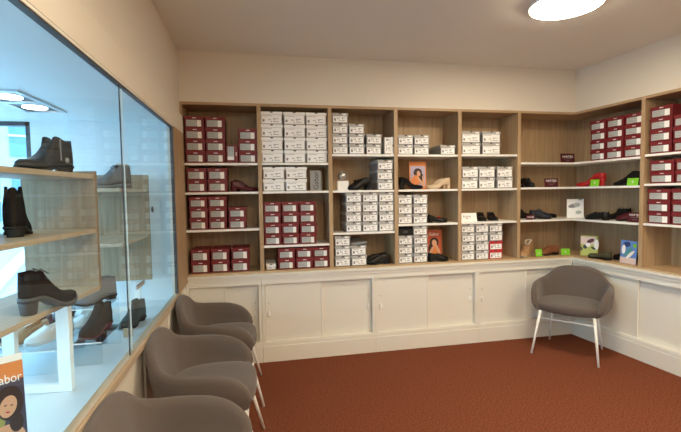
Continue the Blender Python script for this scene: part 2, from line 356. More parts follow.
# ---------------------------------------------------------------- shoeboxes
BM = {}
def box_meshes(kind, bw_, bh):
    key = (kind, round(bw_, 3), round(bh, 3))
    if key in BM: return BM[key]
    h_, D = bw_/2, .27; lh = .026
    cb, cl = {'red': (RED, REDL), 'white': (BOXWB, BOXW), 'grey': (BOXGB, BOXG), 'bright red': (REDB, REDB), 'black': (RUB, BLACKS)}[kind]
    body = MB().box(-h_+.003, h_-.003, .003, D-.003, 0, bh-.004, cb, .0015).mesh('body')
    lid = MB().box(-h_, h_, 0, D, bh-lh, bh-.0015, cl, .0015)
    lab = MB(); rnd = random.Random(len(BM))
    if kind == 'red':
        lid.box(-.014, .016, -.0008, 0, bh-.017, bh-.012, LAB)
        z0, z1 = bh*.14, bh-lh-.005; f = .001
        lab.box(-h_+.016, h_*.30, f, .003, z0, z1, LABG); lab.box(h_*.30, h_-.024, f-.0004, .003, z0-.0015, z1-.001, LAB)
        for i in range(3): lab.box(-h_+.022, -h_+.022+bw_*rnd.uniform(.2, .34), f-.0003, f, z0+.012+i*.012, z0+.0155+i*.012, INKG)
    elif kind != 'black':
        nz = bh-.0015
        pts = [(.013*math.cos(a), nz+.0002-.010*math.sin(a)) for a in [PI*i/10 for i in range(11)]]
        t = bmesh.new(); vs = [t.verts.new((x, -.0006, z)) for x, z in pts]; t.faces.new(vs); lid.merge(t, INK)
        z0, z1 = .008, bh-lh-.002; f = .001; L = LAB
        lab.box(-h_+.010, h_-.010, f, .003, z0, z1, L)
        lab.box(-h_+.018, -h_+.034, f-.0003, f, z0+.012, z0+.034, INKG)
        lab.box(-.006, .001, f-.0003, f, z0+.010, z0+.017, INK)
        for i in range(2): lab.box(.012, h_-.020-rnd.uniform(0, .02), f-.0003, f, z0+.012+i*.024, z0+.0165+i*.024, INKG)
        for x in (-.026, -.013, .020): lab.box(x, x+.007, f-.0003, f, z0+.025, z0+.035, INKG)
        lab.box(-h_+.020, .0, f-.0003, f, z1-.010, z1-.007, INKG)
        if kind == 'grey': lid.box(h_-.050, h_-.018, -.0006, 0, bh-.021, bh-.008, LAB)
    else:
        lab.box(-.02, .02, .0, .003, bh*.3, bh*.5, DARKM)
    BM[key] = (body, lid.mesh('lid'), lab.mesh('label')); return BM[key]
proto_box = {}
def shoebox(kind, bw_, bh, loc, rz, label, group, roll=0):
    key = (kind, round(bw_, 3), round(bh, 3))
    if key not in proto_box:
        o = thing('shoebox', label, 'shoebox', loc, rz, group); b, l, t = box_meshes(*key)
        inst('body', b, o); inst('lid', l, o); inst('label', t, o); proto_box[key] = o
    else:
        o = copy_tree(proto_box[key]); o.location = loc; o.rotation_euler = (0, 0, rz); o['label'] = label; o['group'] = group
    if roll: o.rotation_euler = (0, roll, rz)
    return o
BAYN = ['leftmost bay', 'second bay', 'third bay', 'fourth bay', 'fifth bay', 'corner bay', 'right-wall bay']
def lev(n, i):
    if n == 1: return 'lying alone as'
    if i == 0: return 'at the bottom of'
    if i == n-1: return 'on top of'
    return ['', 'second up in', 'third up in', 'fourth up in'][i]
def stackname(k, n): return {1: ['only'], 2: ['left', 'right'], 3: ['left', 'middle', 'right']}[n][k]
def stacks(bay, shelf, z, kind, bw_, bh, lst, right=False, kinds=None, dep=.016):
    for k_, (x, n) in enumerate(lst):
        jx = 0
        for i in range(n):
            kd = (kinds or {}).get((k_, i), kind)
            jit = random.uniform(-.0025, .0025) if i else 0; d = dep+random.uniform(0, .010)
            loc = (rightp if right else backp)(x+jit, d, z+i*(bh-.0008)+.0006)
            lab = '%s shoebox %s the %s stack, %s of the %s' % (kd, lev(n, i), stackname(k_, len(lst)), shelf, BAYN[bay])
            shoebox(kd, bw_, bh, loc, (RZ if right else 0)+random.uniform(-.008, .008), lab, '%s shoeboxes on the %s of the %s' % (kd, shelf, BAYN[bay]))
TOP, SEC, THI, BOT = 'top shelf', 'second shelf', 'third shelf', 'lowest shelf'
stacks(0, TOP, 1.678, 'red', .155, .095, [(-.455, 4), (-.297, 4), (-.038, 3)])
stacks(0, SEC, 1.441, 'red', .158, .098, [(-.452, 2), (-.289, 2)])
stacks(0, THI, 1.134, 'red', .146, .091, [(-.447, 3), (-.296, 3), (-.138, 2)])
stacks(0, BOT, ZB, 'red', .150, .100, [(-.444, 2), (-.286, 2), (-.124, 2)])
shoebox('red', .150, .095, (-.215, DB+.02, 1.678+.0765), 0, 'red shoebox standing on its side between stacks, top shelf of the leftmost bay', 'red shoebox standing on its side', PI/2)
stacks(1, TOP, 1.680, 'white', .184, .1075, [(.162, 4), (.351, 4), (.540, 4)])
stacks(1, SEC, 1.441, 'white', .184, .1035, [(.168, 2), (.356, 2)])
stacks(1, THI, .984, 'red', .146, .0925, [(.151, 4), (.301, 4), (.452, 4)])
stacks(1, BOT, ZB, 'red', .146, .091, [(.262, 2), (.414, 2), (.564, 2)])
shoebox('white', .084, .052, (.130, DB+.04, ZB), 0, 'small white box lying left of the red shoeboxes, lowest shelf of the second bay', 'small white box')
stacks(2, TOP, 1.754, 'grey', .142, .0895, [(.744, 4), (.892, 3), (1.047, 2)])
shoebox('white', .155, .090, (1.140, DB+.02, 1.754+.0785), 0, 'white shoebox standing on its side at right end, top shelf of the third bay', 'white shoebox standing on its side', PI/2)
stacks(2, SEC, 1.441, 'grey', .147, .0895, [(1.149, 3)])
stacks(2, THI, 1.072, 'grey', .146, .088, [(.857, 4), (1.008, 4), (1.158, 4)])
stacks(2, BOT, ZB, 'grey', .142, .091, [(.752, 3), (.900, 2)])
stacks(3, TOP, 1.754, 'grey', .147, .0885, [(1.340, 2), (1.493, 2), (1.747, 1)])
stacks(3, THI, 1.131, 'grey', .139, .0885, [(1.335, 3), (1.480, 3)])
stacks(3, BOT, ZB, 'grey', .138, .085, [(1.336, 4), (1.480, 4)], kinds={(0, 3): 'black'})
stacks(4, TOP, 1.758, 'grey', .190, .107, [(1.980, 2), (2.184, 2)])
stacks(4, SEC, 1.441, 'grey', .168, .103, [(1.970, 2), (2.145, 2), (2.330, 2)])
stacks(4, BOT, ZB, 'grey', .138, .086, [(1.953, 4), (2.096, 4), (2.240, 4)], kinds={(2, 0): 'bright red', (2, 1): 'bright red'})
stacks(5, TOP, 1.684, 'red', .168, .092, [(.241, 4), (.416, 4), (.590, 4)], True)
stacks(6, TOP, 1.695, 'red', .176, .0935, [(.812, 4), (1.00, 3)], True)
stacks(6, SEC, 1.458, 'red', .190, .092, [(.828, 2), (1.028, 2)], True)
stacks(6, THI, 1.136, 'red', .180, .093, [(.812, 3), (1.002, 3)], True)
ld = MB().box(-.073, .073, 0, .25, 0, .018, BOXGB, .001).build('cardboard_lid'); ld.location = (.905, DB+.035, ZB+.19); ld.rotation_euler = (math.radians(5), math.radians(-4), .05)
tag(ld, 'loose grey lid lying askew on a short stack, lowest shelf of the third bay', 'box lid')

# ---------------------------------------------------------------- shoes
def lerp(keys, s):
    for (a, u), (b, v) in zip(keys, keys[1:]):
        if s <= b:
            f = (s-a)/(b-a) if b > a else 0; f = f*f*(3-2*f) if False else f
            return u+(v-u)*max(0, min(1, f))
    return keys[-1][1]
def make_shoe(name, label, cat, L=.26, Wd=.09, heel=.0, top=None, op=(.06, .5), upper=None, sole=None, st=.010, heel_len=.26, toe=.5, laces=None, group=None, bow=None, fur=None, zip_=False, lin=None):
    """toe towards +X, heel end at the origin, standing on z = 0"""
    sole = sole or RUB; N = 34; lin = lin or LINING
    root = thing(name, label, cat, group=group)
    def zs(s):
        f = max(0, min(1, (s-.26)/.42)); f = f*f*(3-2*f); return heel*(1-f)+.012*max(0, (s-.8)/.2)**2
    def hw(s):
        b = lerp([(0, .30), (.1, .37), (.3, .335), (.45, .36), (.65, .49), (.75, .5), (.85, .47), (1, .30)], s)*Wd
        e = 1.0
        if s < .08: e = math.sqrt(max(0, 1-((.08-s)/.08)**2))
        if s > toe: e = max(0, 1-((s-toe)/(1-toe))**(2.6))**.5
        return max(b*e, .0015)
    U = MB(); rings = []
    ss = [0]+[.5-.5*math.cos(PI*i/N) for i in range(1, N)]+[.998]
    for s in ss:
        w_, z, h = hw(s), zs(s)+st, max(lerp(top, s), .004); x = s*L; P = []
        opn = op[0] < s < op[1]
        # shafts narrow towards their top
        nar = 1 - .16*min(1, max(0, (h-.06)/.08))
        if opn:
            tk = min(.005, w_*.25); inz = min(.012, h*.4)
            side = [(w_, 0), (w_*1.04, h*.22), (w_*1.0, h*.5), (w_*nar*.96, h*.85), (w_*nar*.93, h), (w_*nar*.93-tk, h*.995), (w_*nar*.93-tk*1.3, h*.6), (w_*.72, inz), (w_*.3, inz)]
        else:
            side = []
            for k_ in range(9):
                a = (PI/2)*k_/8.6; side.append((w_*max(.0, math.cos(a))**.62*(1.03 if k_ else 1), h*math.sin(a)**.85 if k_ else 0))
        for (yy, zz) in side: P.append((x, -yy, z+zz))
        P.append((x, 0, z+(min(.012, h*.4) if opn else h)))
        for (yy, zz) in side[::-1]: P.append((x, yy, z+zz))
        rings.append(P)
    U.loft(rings, upper)
    up = U.build('upper', root)
    So = MB(); rg = []
    for s in ss:
        w_ = hw(s)*1.05+.001; x = -.003+s*(L+.006); z = zs(s)
        rg.append([(x, -w_, z), (x, -w_, z+st), (x, 0, z+st), (x, w_, z+st), (x, w_, z), (x, 0, z)])
    So.loft(rg, sole); So.build('sole', root)
    if heel > .008:
        Hm = MB(); rg = []
        for k_ in range(5):
            f = k_/4; z = heel*(1-f)+.002*(1-f); sc_ = 1-.16*f if heel < .05 else 1-.3*math.sin(f*PI/2)
            ring = []
            for j in range(16):
                a = 2*PI*j/16; cx = heel_len*L*.5
                ring.append((cx*.96+math.copysign(abs(math.cos(a))**.7, math.cos(a))*cx*sc_, math.copysign(abs(math.sin(a))**.8, math.sin(a))*Wd*.34*sc_, z))
            rg.append(ring)
        Hm.loft(rg, sole); Hm.build('heel', root)
    if laces:
        Lm = MB(); a, b, n = laces
        for i in range(n):
            s = a+(b-a)*i/(n-1); w_ = hw(s)*.55; z = zs(s)+st+lerp(top, s)
            Lm.tube([(s*L, -w_, z-.006), (s*L+.004, 0, z+.004), (s*L, w_, z-.006)], .0022, mat_lace, 6)
        Lm.tube([(a*L, 0, zs(a)+st+lerp(top, a)+.004), (a*L-.01, .018, zs(a)+st+lerp(top, a)+.014), (a*L+.01, .03, zs(a)+st+lerp(top, a)-.006)], .002, mat_lace, 6)
        Lm.tube([(a*L, 0, zs(a)+st+lerp(top, a)+.004), (a*L-.01, -.018, zs(a)+st+lerp(top, a)+.014), (a*L+.01, -.03, zs(a)+st+lerp(top, a)-.006)], .002, mat_lace, 6)
        Lm.build('laces', root)
    if bow:
        s = op[1]+.08; z = zs(s)+st+lerp(top, s)
        MB().lathe([(.002, -.004), (.014, 0), (.016, .006), (.010, .013), (.002, .015)], bow, 14, Matrix.Translation((s*L, 0, z-.002))).build('ornament', root)
    if fur:
        s0 = op[0]; hh = lerp(top, .15)
        pts = []
        for i in range(19):
            a = 2*PI*i/18; cs = (op[0]+op[1])/2; sx = cs+(op[1]-op[0])/2*.92*math.cos(a); sx = min(max(sx, .03), op[1])
            pts.append((sx*L, hw(sx)*.8*math.sin(a), zs(sx)+st+lerp(top, sx)+.002))
        MB().tube(pts, .007, fur, 8).build('collar', root)
    if zip_:
        MB().box(.30*L, .31*L+.002, hw(.3)*.9, hw(.3)*1.0+.003, st+heel+.02, st+heel+lerp(top, .3)*.93, METAL).build('zip', root)
        MB().lathe([(.011, 0), (.011, .004), (.006, .005)], METAL, 16, Matrix.Translation((.20*L, hw(.20)*1.04, st+heel+.022)) @ Matrix.Rotation(-PI/2, 4, 'X')).build('buckle', root)
    return root
mat_lace = mat('laces', (.03, .03, .03), .7)
PUMP = [(0, .050), (.1, .052), (.3, .038), (.5, .026), (.56, .034), (.75, .034), (.9, .026), (1, .010)]
LOAF = [(0, .055), (.1, .056), (.3, .046), (.45, .046), (.52, .062), (.62, .056), (.8, .040), (.93, .028), (1, .010)]
SNEAK = [(0, .062), (.1, .066), (.3, .058), (.42, .072), (.6, .056), (.8, .040), (.93, .034), (1, .014)]
BOOT = [(0, .132), (.05, .145), (.36, .150), (.42, .135), (.50, .098), (.62, .066), (.8, .045), (.93, .034), (1, .012)]
LOWBOOT = [(0, .095), (.06, .108), (.36, .112), (.44, .098), (.55, .074), (.7, .052), (.9, .038), (1, .014)]
HITOP = [(0, .105), (.06, .115), (.34, .118), (.45, .10), (.6, .065), (.8, .045), (.93, .038), (1, .016)]
def put(o, loc, rz, tilt=0, yx=0): o.location = loc; o.rotation_euler = (yx, tilt, rz); return o
def put_b(o, x, d, z, deg): return put(o, backp(x, d, z+.0005), math.radians(deg))
def put_r(o, t, d, z, deg): return put(o, rightp(t, d, z+.0005), RZ+math.radians(deg))
LEFT, RIGHT = 180, 0
# leftmost bay, second shelf
put_b(make_shoe('pump', 'dark burgundy pump at the front beside red boxes, second shelf of the leftmost bay', 'shoe', .215, .078, .030, PUMP, upper=BURG, sole=BURG, bow=BURG, toe=.6), -.19, .10, 1.441, 0)
put_b(make_shoe('pump', 'dark burgundy pump behind its pair, second shelf of the leftmost bay', 'shoe', .215, .078, .045, PUMP, upper=BURG, sole=BURG, toe=.6), -.17, .22, 1.441, 10)
# third bay
put_b(make_shoe('heeled_loafer', 'black block-heeled loafer with toe to the left, beside glass disc', 'shoe', .215, .078, .050, LOAF, upper=BLACK, toe=.6, bow=BLACK, op=(.05, .46), heel_len=.2), 1.03, .07, 1.441, 183)
put_b(make_shoe('heeled_loafer', 'black block-heeled loafer half hidden behind its pair, third bay', 'shoe', .215, .078, .050, LOAF, upper=BLACK, toe=.6, bow=BLACK, op=(.05, .46), heel_len=.2), 1.03, .19, 1.441, 176)
put_b(make_shoe('loafer', 'flat black loafer in front on the lowest shelf of the third bay', 'shoe', .23, .082, .018, LOAF, upper=BLACK, toe=.6, op=(.05, .48)), 1.200, .07, ZB, 182)
put_b(make_shoe('loafer', 'flat black loafer behind its pair on the lowest shelf of the third bay', 'shoe', .23, .082, .018, LOAF, upper=BLACK, toe=.6, op=(.05, .48)), 1.205, .18, ZB, 172)
# fourth bay
put_b(make_shoe('pump', 'black suede pump at left in front of the orange poster, fourth bay', 'shoe', .225, .080, .052, PUMP, upper=BLACKS, toe=.6), 1.285, .055, 1.441, -4)
put_b(make_shoe('pump', 'beige pump in front, toe to the left, right of the orange poster', 'shoe', .225, .078, .042, PUMP, upper=BEIGE, sole=BEIGE, toe=.6, heel_len=.16), 1.785, .06, 1.441, 180)
put_b(make_shoe('pump', 'beige pump behind its pair, right of the orange poster', 'shoe', .225, .078, .042, PUMP, upper=BEIGE, sole=BEIGE, toe=.6, heel_len=.16), 1.805, .20, 1.441, 184)
put_b(make_shoe('flat_shoe', 'black flat shoe with red ornament, third shelf of the fourth bay', 'shoe', .20, .078, .012, PUMP, upper=BLACK, toe=.6, bow=REDS), 1.57, .08, 1.131, 0)
put_b(make_shoe('flat_shoe', 'black flat shoe behind the red-ornamented one, third shelf of the fourth bay', 'shoe', .20, .078, .012, PUMP, upper=BLACK, toe=.6), 1.60, .19, 1.131, 6)
put_b(make_shoe('loafer', 'black flat loafer in front of the orange-red poster on the lowest shelf', 'shoe', .20, .080, .014, LOAF, upper=BLACK, toe=.6), 1.565, .06, ZB, -2)
# fifth bay
put_b(make_shoe('slipper_shoe', 'black shoe pointing forward, left of a pair beside the white card', 'shoe', .19, .082, .018, PUMP, upper=BLACK, toe=.6), 2.19, .235, 1.131, -110)
put_b(make_shoe('slipper_shoe', 'black shoe pointing forward, right of a pair beside the white card', 'shoe', .19, .082, .018, PUMP, upper=BLACK, toe=.6), 2.30, .235, 1.131, -105)
# corner bay: second shelf
put_b(make_shoe('pump', 'dark burgundy shoe at the far left of the corner bay, second shelf', 'shoe', .20, .078, .03, PUMP, upper=BURG, toe=.6), 2.530, .26, 1.446, -92)
put_b(make_shoe('laced_shoe', 'black laced shoe facing forward, left of the small dark red card', 'shoe', .22, .092, .02, SNEAK, upper=BLACK, toe=.6, laces=(.45, .62, 4)), 2.675, .27, 1.446, -95)
put_r(make_shoe('loafer', 'bright red shoe sloping down to the left on the second corner shelf', 'shoe', .29, .095, .075, [(0, .040), (.1, .042), (.3, .036), (.45, .034), (.6, .036), (.8, .034), (.93, .026), (1, .010)], upper=REDS, sole=REDS, toe=.6, op=(.05, .35)), .235, .13, 1.446, 190)
put_r(make_shoe('heeled_loafer', 'black slip-on with high tongue between two green cards, second corner shelf', 'shoe', .30, .10, .03, [(0, .07), (.1, .08), (.3, .085), (.45, .085), (.6, .06), (.8, .035), (1, .010)], op=(.08, .40), upper=BLACKS, toe=.6), .655, .09, 1.446, 180)
# corner bay: third shelf
put_b(make_shoe('laced_shoe', 'black laced shoe at left on the third corner shelf', 'shoe', .20, .082, .016, SNEAK, upper=BLACK, toe=.6, laces=(.45, .6, 4)), 2.56, .245, 1.134, -2)
put_b(make_shoe('laced_shoe', 'navy laced shoe in the middle of the row on the third corner shelf', 'shoe', .22, .085, .016, SNEAK, upper=NAVY, toe=.6, laces=(.45, .6, 4)), 2.655, .10, 1.134, -8)
put_b(make_shoe('loafer', 'black low loafer left of the white picture card, third corner shelf', 'shoe', .22, .082, .014, PUMP, upper=BLACKS, toe=.6), 2.83, .235, 1.134, -4)
put_r(make_shoe('loafer', 'black shoe just right of the white picture card, third corner shelf', 'shoe', .25, .085, .014, LOAF, upper=BLACK, toe=.6), .335, .06, 1.134, 180)
put_r(make_shoe('heeled_loafer', 'black strappy shoe behind, right of the white picture card, third corner shelf', 'shoe', .22, .085, .032, SNEAK, upper=BLACKS, toe=.6, laces=(.45, .6, 3)), .40, .24, 1.134, 182)
put_r(make_shoe('loafer', 'burgundy flat shoe beside the dark red card, third corner shelf', 'shoe', .25, .085, .014, LOAF, upper=BURG, toe=.6), .605, .12, 1.134, 178)
# corner bay: lowest shelf
put_b(make_shoe('lined_clog', 'brown clog with white fur lining, leftmost on the lowest corner shelf', 'shoe', .24, .095, .02, [(0, .11), (.06, .12), (.28, .115), (.40, .085), (.55, .070), (.75, .05), (.93, .036), (1, .014)], upper=TAN, toe=.6, fur=CREAM, sole=CORK, op=(.05, .42), lin=CREAM), 2.70, .15, ZB, 215)
put_b(make_shoe('comfort_shoe', 'brown leather shoe in the middle of the lowest corner shelf', 'shoe', .235, .095, .016, SNEAK, upper=BROWN, toe=.6, sole=RUB, op=(.05, .42)), 2.975, .10, ZB, 178)
put_r(make_shoe('clog', 'olive green low shoe beside the lime picture card, lowest corner shelf', 'shoe', .235, .095, .014, PUMP, upper=OLIVE, toe=.6), .365, .06, ZB, 180)
put_r(make_shoe('clog', 'black suede low shoe left of the blue picture card, lowest corner shelf', 'shoe', .22, .095, .016, LOAF, upper=BLACKS, toe=.6), .515, .175, ZB, 180)

# ---------------------------------------------------------------- cards, signs and posters on the shelves
def card(name, label, cat, w_, h_, m, loc, rz, lean=-.08, th=.003, build=None, foot=True):
    o = thing(name, label, cat, loc, rz); 
    bd_ = MB().box(-w_/2, w_/2, 0, th, 0, h_, m, .0005).build('panel', o)
    if build: build(o)
    o.rotation_euler = (lean, 0, rz); return o
FT = Matrix.Rotation(PI/2, 4, 'X')     # text in XY -> upright facing -Y
def txt(s, size, m, x, z, rot=0, sx=1): return lambda o: textmesh(s, size, m, 'lettering', o, Matrix.Translation((x, -.0006, z)) @ Matrix.Rotation(rot, 4, 'Y') @ FT @ Matrix.Scale(sx, 4, (1, 0, 0)))
def multi(*fs):
    def f(o):
        for g in fs: g(o)
    return f
def blob(name, shapes):
    """flat printed shapes: (material, centre x, centre z, rx, rz, angle)"""
    def f(o):
        b = MB()
        for i, (m, cx, cz, rx, rz_, an) in enumerate(shapes):
            t = bmesh.new(); vs = []
            for j in range(22):
                a = 2*PI*j/22; x, z = rx*math.cos(a), rz_*math.sin(a)
                vs.append(t.verts.new((cx+x*math.cos(an)-z*math.sin(an), -.0006-.0003*i, cz+x*math.sin(an)+z*math.cos(an))))
            t.faces.new(vs); b.merge(t, m)
        b.build(name, o)
    return f
def rect(name, m, x0, x1, z0, z1, y=-.0004): return lambda o: MB().box(x0, x1, y, 0.0003, z0, z1, m).build(name, o)
card('brand_sign', 'grey upright sign with vertical lettering beside white boxes, second bay', 'sign', .098, .175, mat('grey_sign', (.27, .26, .25), .5), backp(.530, .06, 1.442), 0, 0, .012, txt('Gabor', .062, INK, .004, .088, -PI/2, .95))
# glass disc on white block
dk = thing('glass_disc_stand', 'clear glass ball on a white block, third bay', 'ornament', backp(.773, .09, 1.441))
MB().box(-.05, .05, -.025, .03, 0, .085, BOXW, .003).build('block', dk)
MB().lathe([(.043*math.cos(a), .043*math.sin(a)) for a in [-PI/2+.05+(PI-.1)*i/14 for i in range(15)]], mat('clear_ball', (.5, .48, .44), .08, metal=.6), 28, Matrix.Translation((0, 0, .128))).build('ball', dk)
card('advertising_poster', 'orange and lilac poster of a dark-haired woman, second shelf of the fourth bay', 'poster', .165, .255, ORANGE, backp(1.490, .10, 1.4425), 0, -.06, .004,
     multi(rect('lilac_field', PURP, -.072, .072, .02, .215), blob('printed_woman', [(HAIR, .0, .155, .042, .040, 0), (HAIR, .03, .10, .03, .05, 0), (SKIN, .008, .145, .017, .025, .2), (INK, .002, .149, .003, .0015, 0), (INK, .014, .151, .003, .0015, 0), (REDS, .009, .132, .005, .002, .2), (ORANGE, -.025, .075, .042, .058, -.3), (SKIN, .030, .065, .012, .062, .65), (SKIN, .052, .08, .009, .05, .1)])))
card('advertising_poster', 'orange-red poster behind a black shoe, lowest shelf of the fourth bay', 'poster', .150, .285, mat('red_orange_print', (.45, .085, .03), .5), backp(1.655, .11, ZB+.0015), 0, -.05, .004,
     multi(blob('printed_woman', [(HAIR, .0, .17, .045, .045, 0), (HAIR, -.02, .11, .04, .05, 0), (SKIN, .002, .16, .024, .034, .2), (ORANGE, .01, .075, .05, .06, .3), (SKIN, -.03, .09, .013, .05, -.5), (SKIN, .035, .10, .012, .055, .4)]), txt('Gabor', .040, LAB, .0, .245)))
card('price_card', 'white wedge card with small handwriting on the third shelf, fifth bay', 'card', .18, .085, LAB, backp(1.972, .05, 1.132), 0, -.30, .003, multi(rect('print', REDS, -.02, .0, .03, .036), txt('Rohde', .03, INKG, -.01, .05)))
HJ = lambda s=.030: multi(txt('HARTJES', s, LAB, 0, .062), rect('print_line', INKG, -.04, .04, .040, .043), rect('print_line', INKG, -.02, .02, .022, .025))
card('brand_card', 'small dark red card with white lettering alone on the top corner shelf', 'card', .155, .095, DRED, backp(3.07, .09, 1.685), -.05, -.12, .003, HJ())
card('brand_card', 'small dark red card with white lettering on the second corner shelf', 'card', .145, .086, DRED, backp(2.855, .05, 1.447), -.05, -.12, .003, HJ())
card('brand_card', 'dark red card with white lettering beside a burgundy shoe, third corner shelf', 'card', .120, .085, DRED, rightp(.605, .03, 1.135), RZ, -.12, .003, HJ(.026))
card('brand_card', 'tiny burgundy card at the left end of the third corner shelf', 'card', .095, .045, BURG, backp(2.615, .03, 1.135), 0, -.15, .003, txt('HARTJES', .020, LAB, 0, .024))
card('picture_card', 'white picture card standing in the corner on the third corner shelf', 'card', .155, .190, LAB, backp(3.180, .11, 1.135), -.45, -.06, .003,
     multi(blob('pale_drawing', [(INKG, -.02, .12, .045, .020, .2), (LABG, .015, .13, .030, .022, 0), (LABG, .03, .055, .028, .018, .1)]), rect('print_line', INKG, .03, .065, .178, .187)))
card('green_card', 'small green card right of the red shoe, second corner shelf', 'card', .095, .062, GREEN, rightp(.203, .03, 1.4475), RZ, -.15, .003, txt('%', .03, LAB, 0, .03))
card('green_card', 'bright green card in front of the black slip-on, second corner shelf', 'card', .100, .062, GREEN, rightp(.583, .025, 1.4475), RZ, -.15, .003, txt('%', .03, LAB, 0, .03))
card('green_card', 'green card beside the fur-lined clog, lowest corner shelf', 'card', .070, .070, GREEN, backp(2.712, .03, ZB+.001), 0, -.15, .003, txt('%', .03, LAB, 0, .03))
card('green_card', 'green card right of the brown leather shoe, lowest corner shelf', 'card', .092, .062, GREEN, backp(3.022, .045, ZB+.001), -.1, -.15, .003, txt('%', .03, LAB, 0, .03))
card('picture_card', 'lime and pink picture card with black dots, corner of the lowest shelf', 'card', .148, .195, YGREEN, rightp(.075, .12, ZB+.001), -.9, -.08, .003,
     multi(rect('pink_field', PINK, -.075, .055, .11, .185), blob('printed_animals', [(LAB, .06, .11, .02, .05, 0), (INK, -.035, .085, .018, .020, 0), (INK, -.065, .065, .008, .018, .3), (INK, .035, .075, .022, .010, -.5), (BURG, .01, .145, .035, .018, .5), (LAB, -.01, .105, .02, .02, 0)])))
bc = card('picture_card', 'blue picture card with pale base beside the upright, lowest corner shelf', 'card', .150, .200, SKYB, rightp(.540, .045, ZB+.001), RZ, -.08, .004,
     multi(rect('pink_strip', PINK, -.075, .075, .0, .052), blob('printed_shapes', [(mat('dark_blue_print', (.02, .05, .2), .5), -.02, .165, .035, .022, .2), (GREEN, .055, .160, .018, .016, 0), (LAB, -.045, .12, .018, .04, 0), (mat('teal_print', (.08, .3, .35), .5), .0, .10, .05, .020, .9), (LAB, .02, .08, .05, .014, .8)])))

# ---------------------------------------------------------------- chairs
def catmull(P, n):
    out = []
    for i in range(len(P)-1):
        p0, p1, p2, p3 = P[max(i-1, 0)], P[i], P[i+1], P[min(i+2, len(P)-1)]
        for k_ in range(n):
            t = k_/n
            out.append(tuple(.5*((2*b)+(c-a)*t+(2*a-5*b+4*c-d)*t*t+(-a+3*b-3*c+d)*t**3) for a, b, c, d in zip(p0, p1, p2, p3)))
    out.append(tuple(P[-1])); return out
def make_chair(label):
    root = thing('tub_chair', label, 'chair', group='taupe upholstered tub chairs')
    half = [(.200, .240, .450, 0), (.178, .256, .505, .004), (.12, .270, .556, .008), (.03, .280, .584, .012), (-.085, .282, .592, .016), (-.160, .264, .600, .020), (-.206, .226, .625, .028), (-.228, .178, .682, .040), (-.236, .105, .710, .046), (-.240, 0, .717, .048)]
    P = half+[(a, -b, c, d) for a, b, c, d in half[-2::-1]]
    pts = catmull(P, 5); rings = []; n = len(pts)
    for i, (x, y, zt, lean) in enumerate(pts):
        a = pts[max(i-1, 0)]; b = pts[min(i+1, n-1)]; tx, ty = b[0]-a[0], b[1]-a[1]; l = math.hypot(tx, ty); nx, ny = ty/l, -tx/l
        if nx*x+ny*y < 0: nx, ny = -nx, -ny
        e = min(i, n-1-i); sh = 1 if e > 4 else [.25, .62, .82, .93, .98][e]
        zb = .362; zm = .5*(zt+.40); th = .024
        prof = [(-.085, zb+.004), (-.045, zb), (-.006, zb+.022), (.016, zb+.065), (.022, zm), (.022, zt-.035), (.016, zt-.012), (.0, zt), (-.016, zt-.008), (-.026, zt-.032), (-.030, zm), (-.038, .44), (-.06, .41), (-.085, .39)]
        cz = (zt+zb)/2; ring = []
        for o_, z in prof:
            k2 = lean*max(0, (z-.42))/.28 * (1.0)
            oo = (o_+.01)*sh-.01+k2; zz = cz+(z-cz)*(.55+.45*sh)
            ring.append((x+nx*oo, y+ny*oo, zz))
        rings.append(ring)
    MB().loft(rings, FAB).build('shell', root)
    # seat cushion with rounded edges
    rg = []
    def plan(s, z):
        r = []
        for j in range(40):
            a = 2*PI*j/40; cx, cy = math.cos(a), math.sin(a)
            px_ = .222*math.copysign(abs(cx)**.62, cx)*s+.006; py_ = .243*math.copysign(abs(cy)**.62, cy)*s*(1-.10*max(0, -cx))
            r.append((px_, py_, z+(.008*(1-cx*cx) if z > .43 else 0)*0))
        return r
    for s, z in ((.55, .364), (.90, .366), (.955, .376), (.985, .392), (1, .415), (.99, .434), (.955, .443), (.88, .449), (.6, .452), (.3, .452)): rg.append(plan(s, z))
    MB().loft(rg, FAB).build('seat_cushion', root)
    leg = {}
    for sx, sy in ((1, 1), (1, -1), (-1, 1), (-1, -1)):
        foot = (.258, .252*sy, 0) if sx > 0 else (-.205, .214*sy, 0); topp = (.165 if sx > 0 else -.15, .205*sy if sx > 0 else .17*sy, .368)
        MB().tube([foot, topp], [.0085, .0125], METALW, 12).build('leg', root); leg[sx, sy] = (Vector(foot), Vector(topp))
    def at(k_, f): a, b = leg[k_]; return a.lerp(b, f)
    z = .83
    MB().tube([at((1, 1), z), at((1, -1), z)], .004, METALW, 8).tube([at((-1, 1), z), at((-1, -1), z)], .004, METALW, 8).tube([at((1, 1), z), at((-1, 1), z)], .004, METALW, 8).tube([at((1, -1), z), at((-1, -1), z)], .004, METALW, 8).build('stretcher', root)
    return root
ch = make_chair('taupe tub chair alone in the right corner with its white legs in view'); ch.location = (2.694, 3.156, .001); ch.rotation_euler.z = math.radians(219)
for (x, y, rz, l) in ((-.232, 3.035, .02, 'taupe tub chair under the window, farthest of the three, beside the cabinets'), (-.236, 2.27, -.01, 'taupe tub chair under the window, middle one of the row of three'), (-.236, 1.50, .0, 'taupe tub chair nearest the viewer, cut off by the bottom edge')):
    c2 = copy_tree(ch); c2.location = (x, y, .001); c2.rotation_euler.z = rz; c2['label'] = l

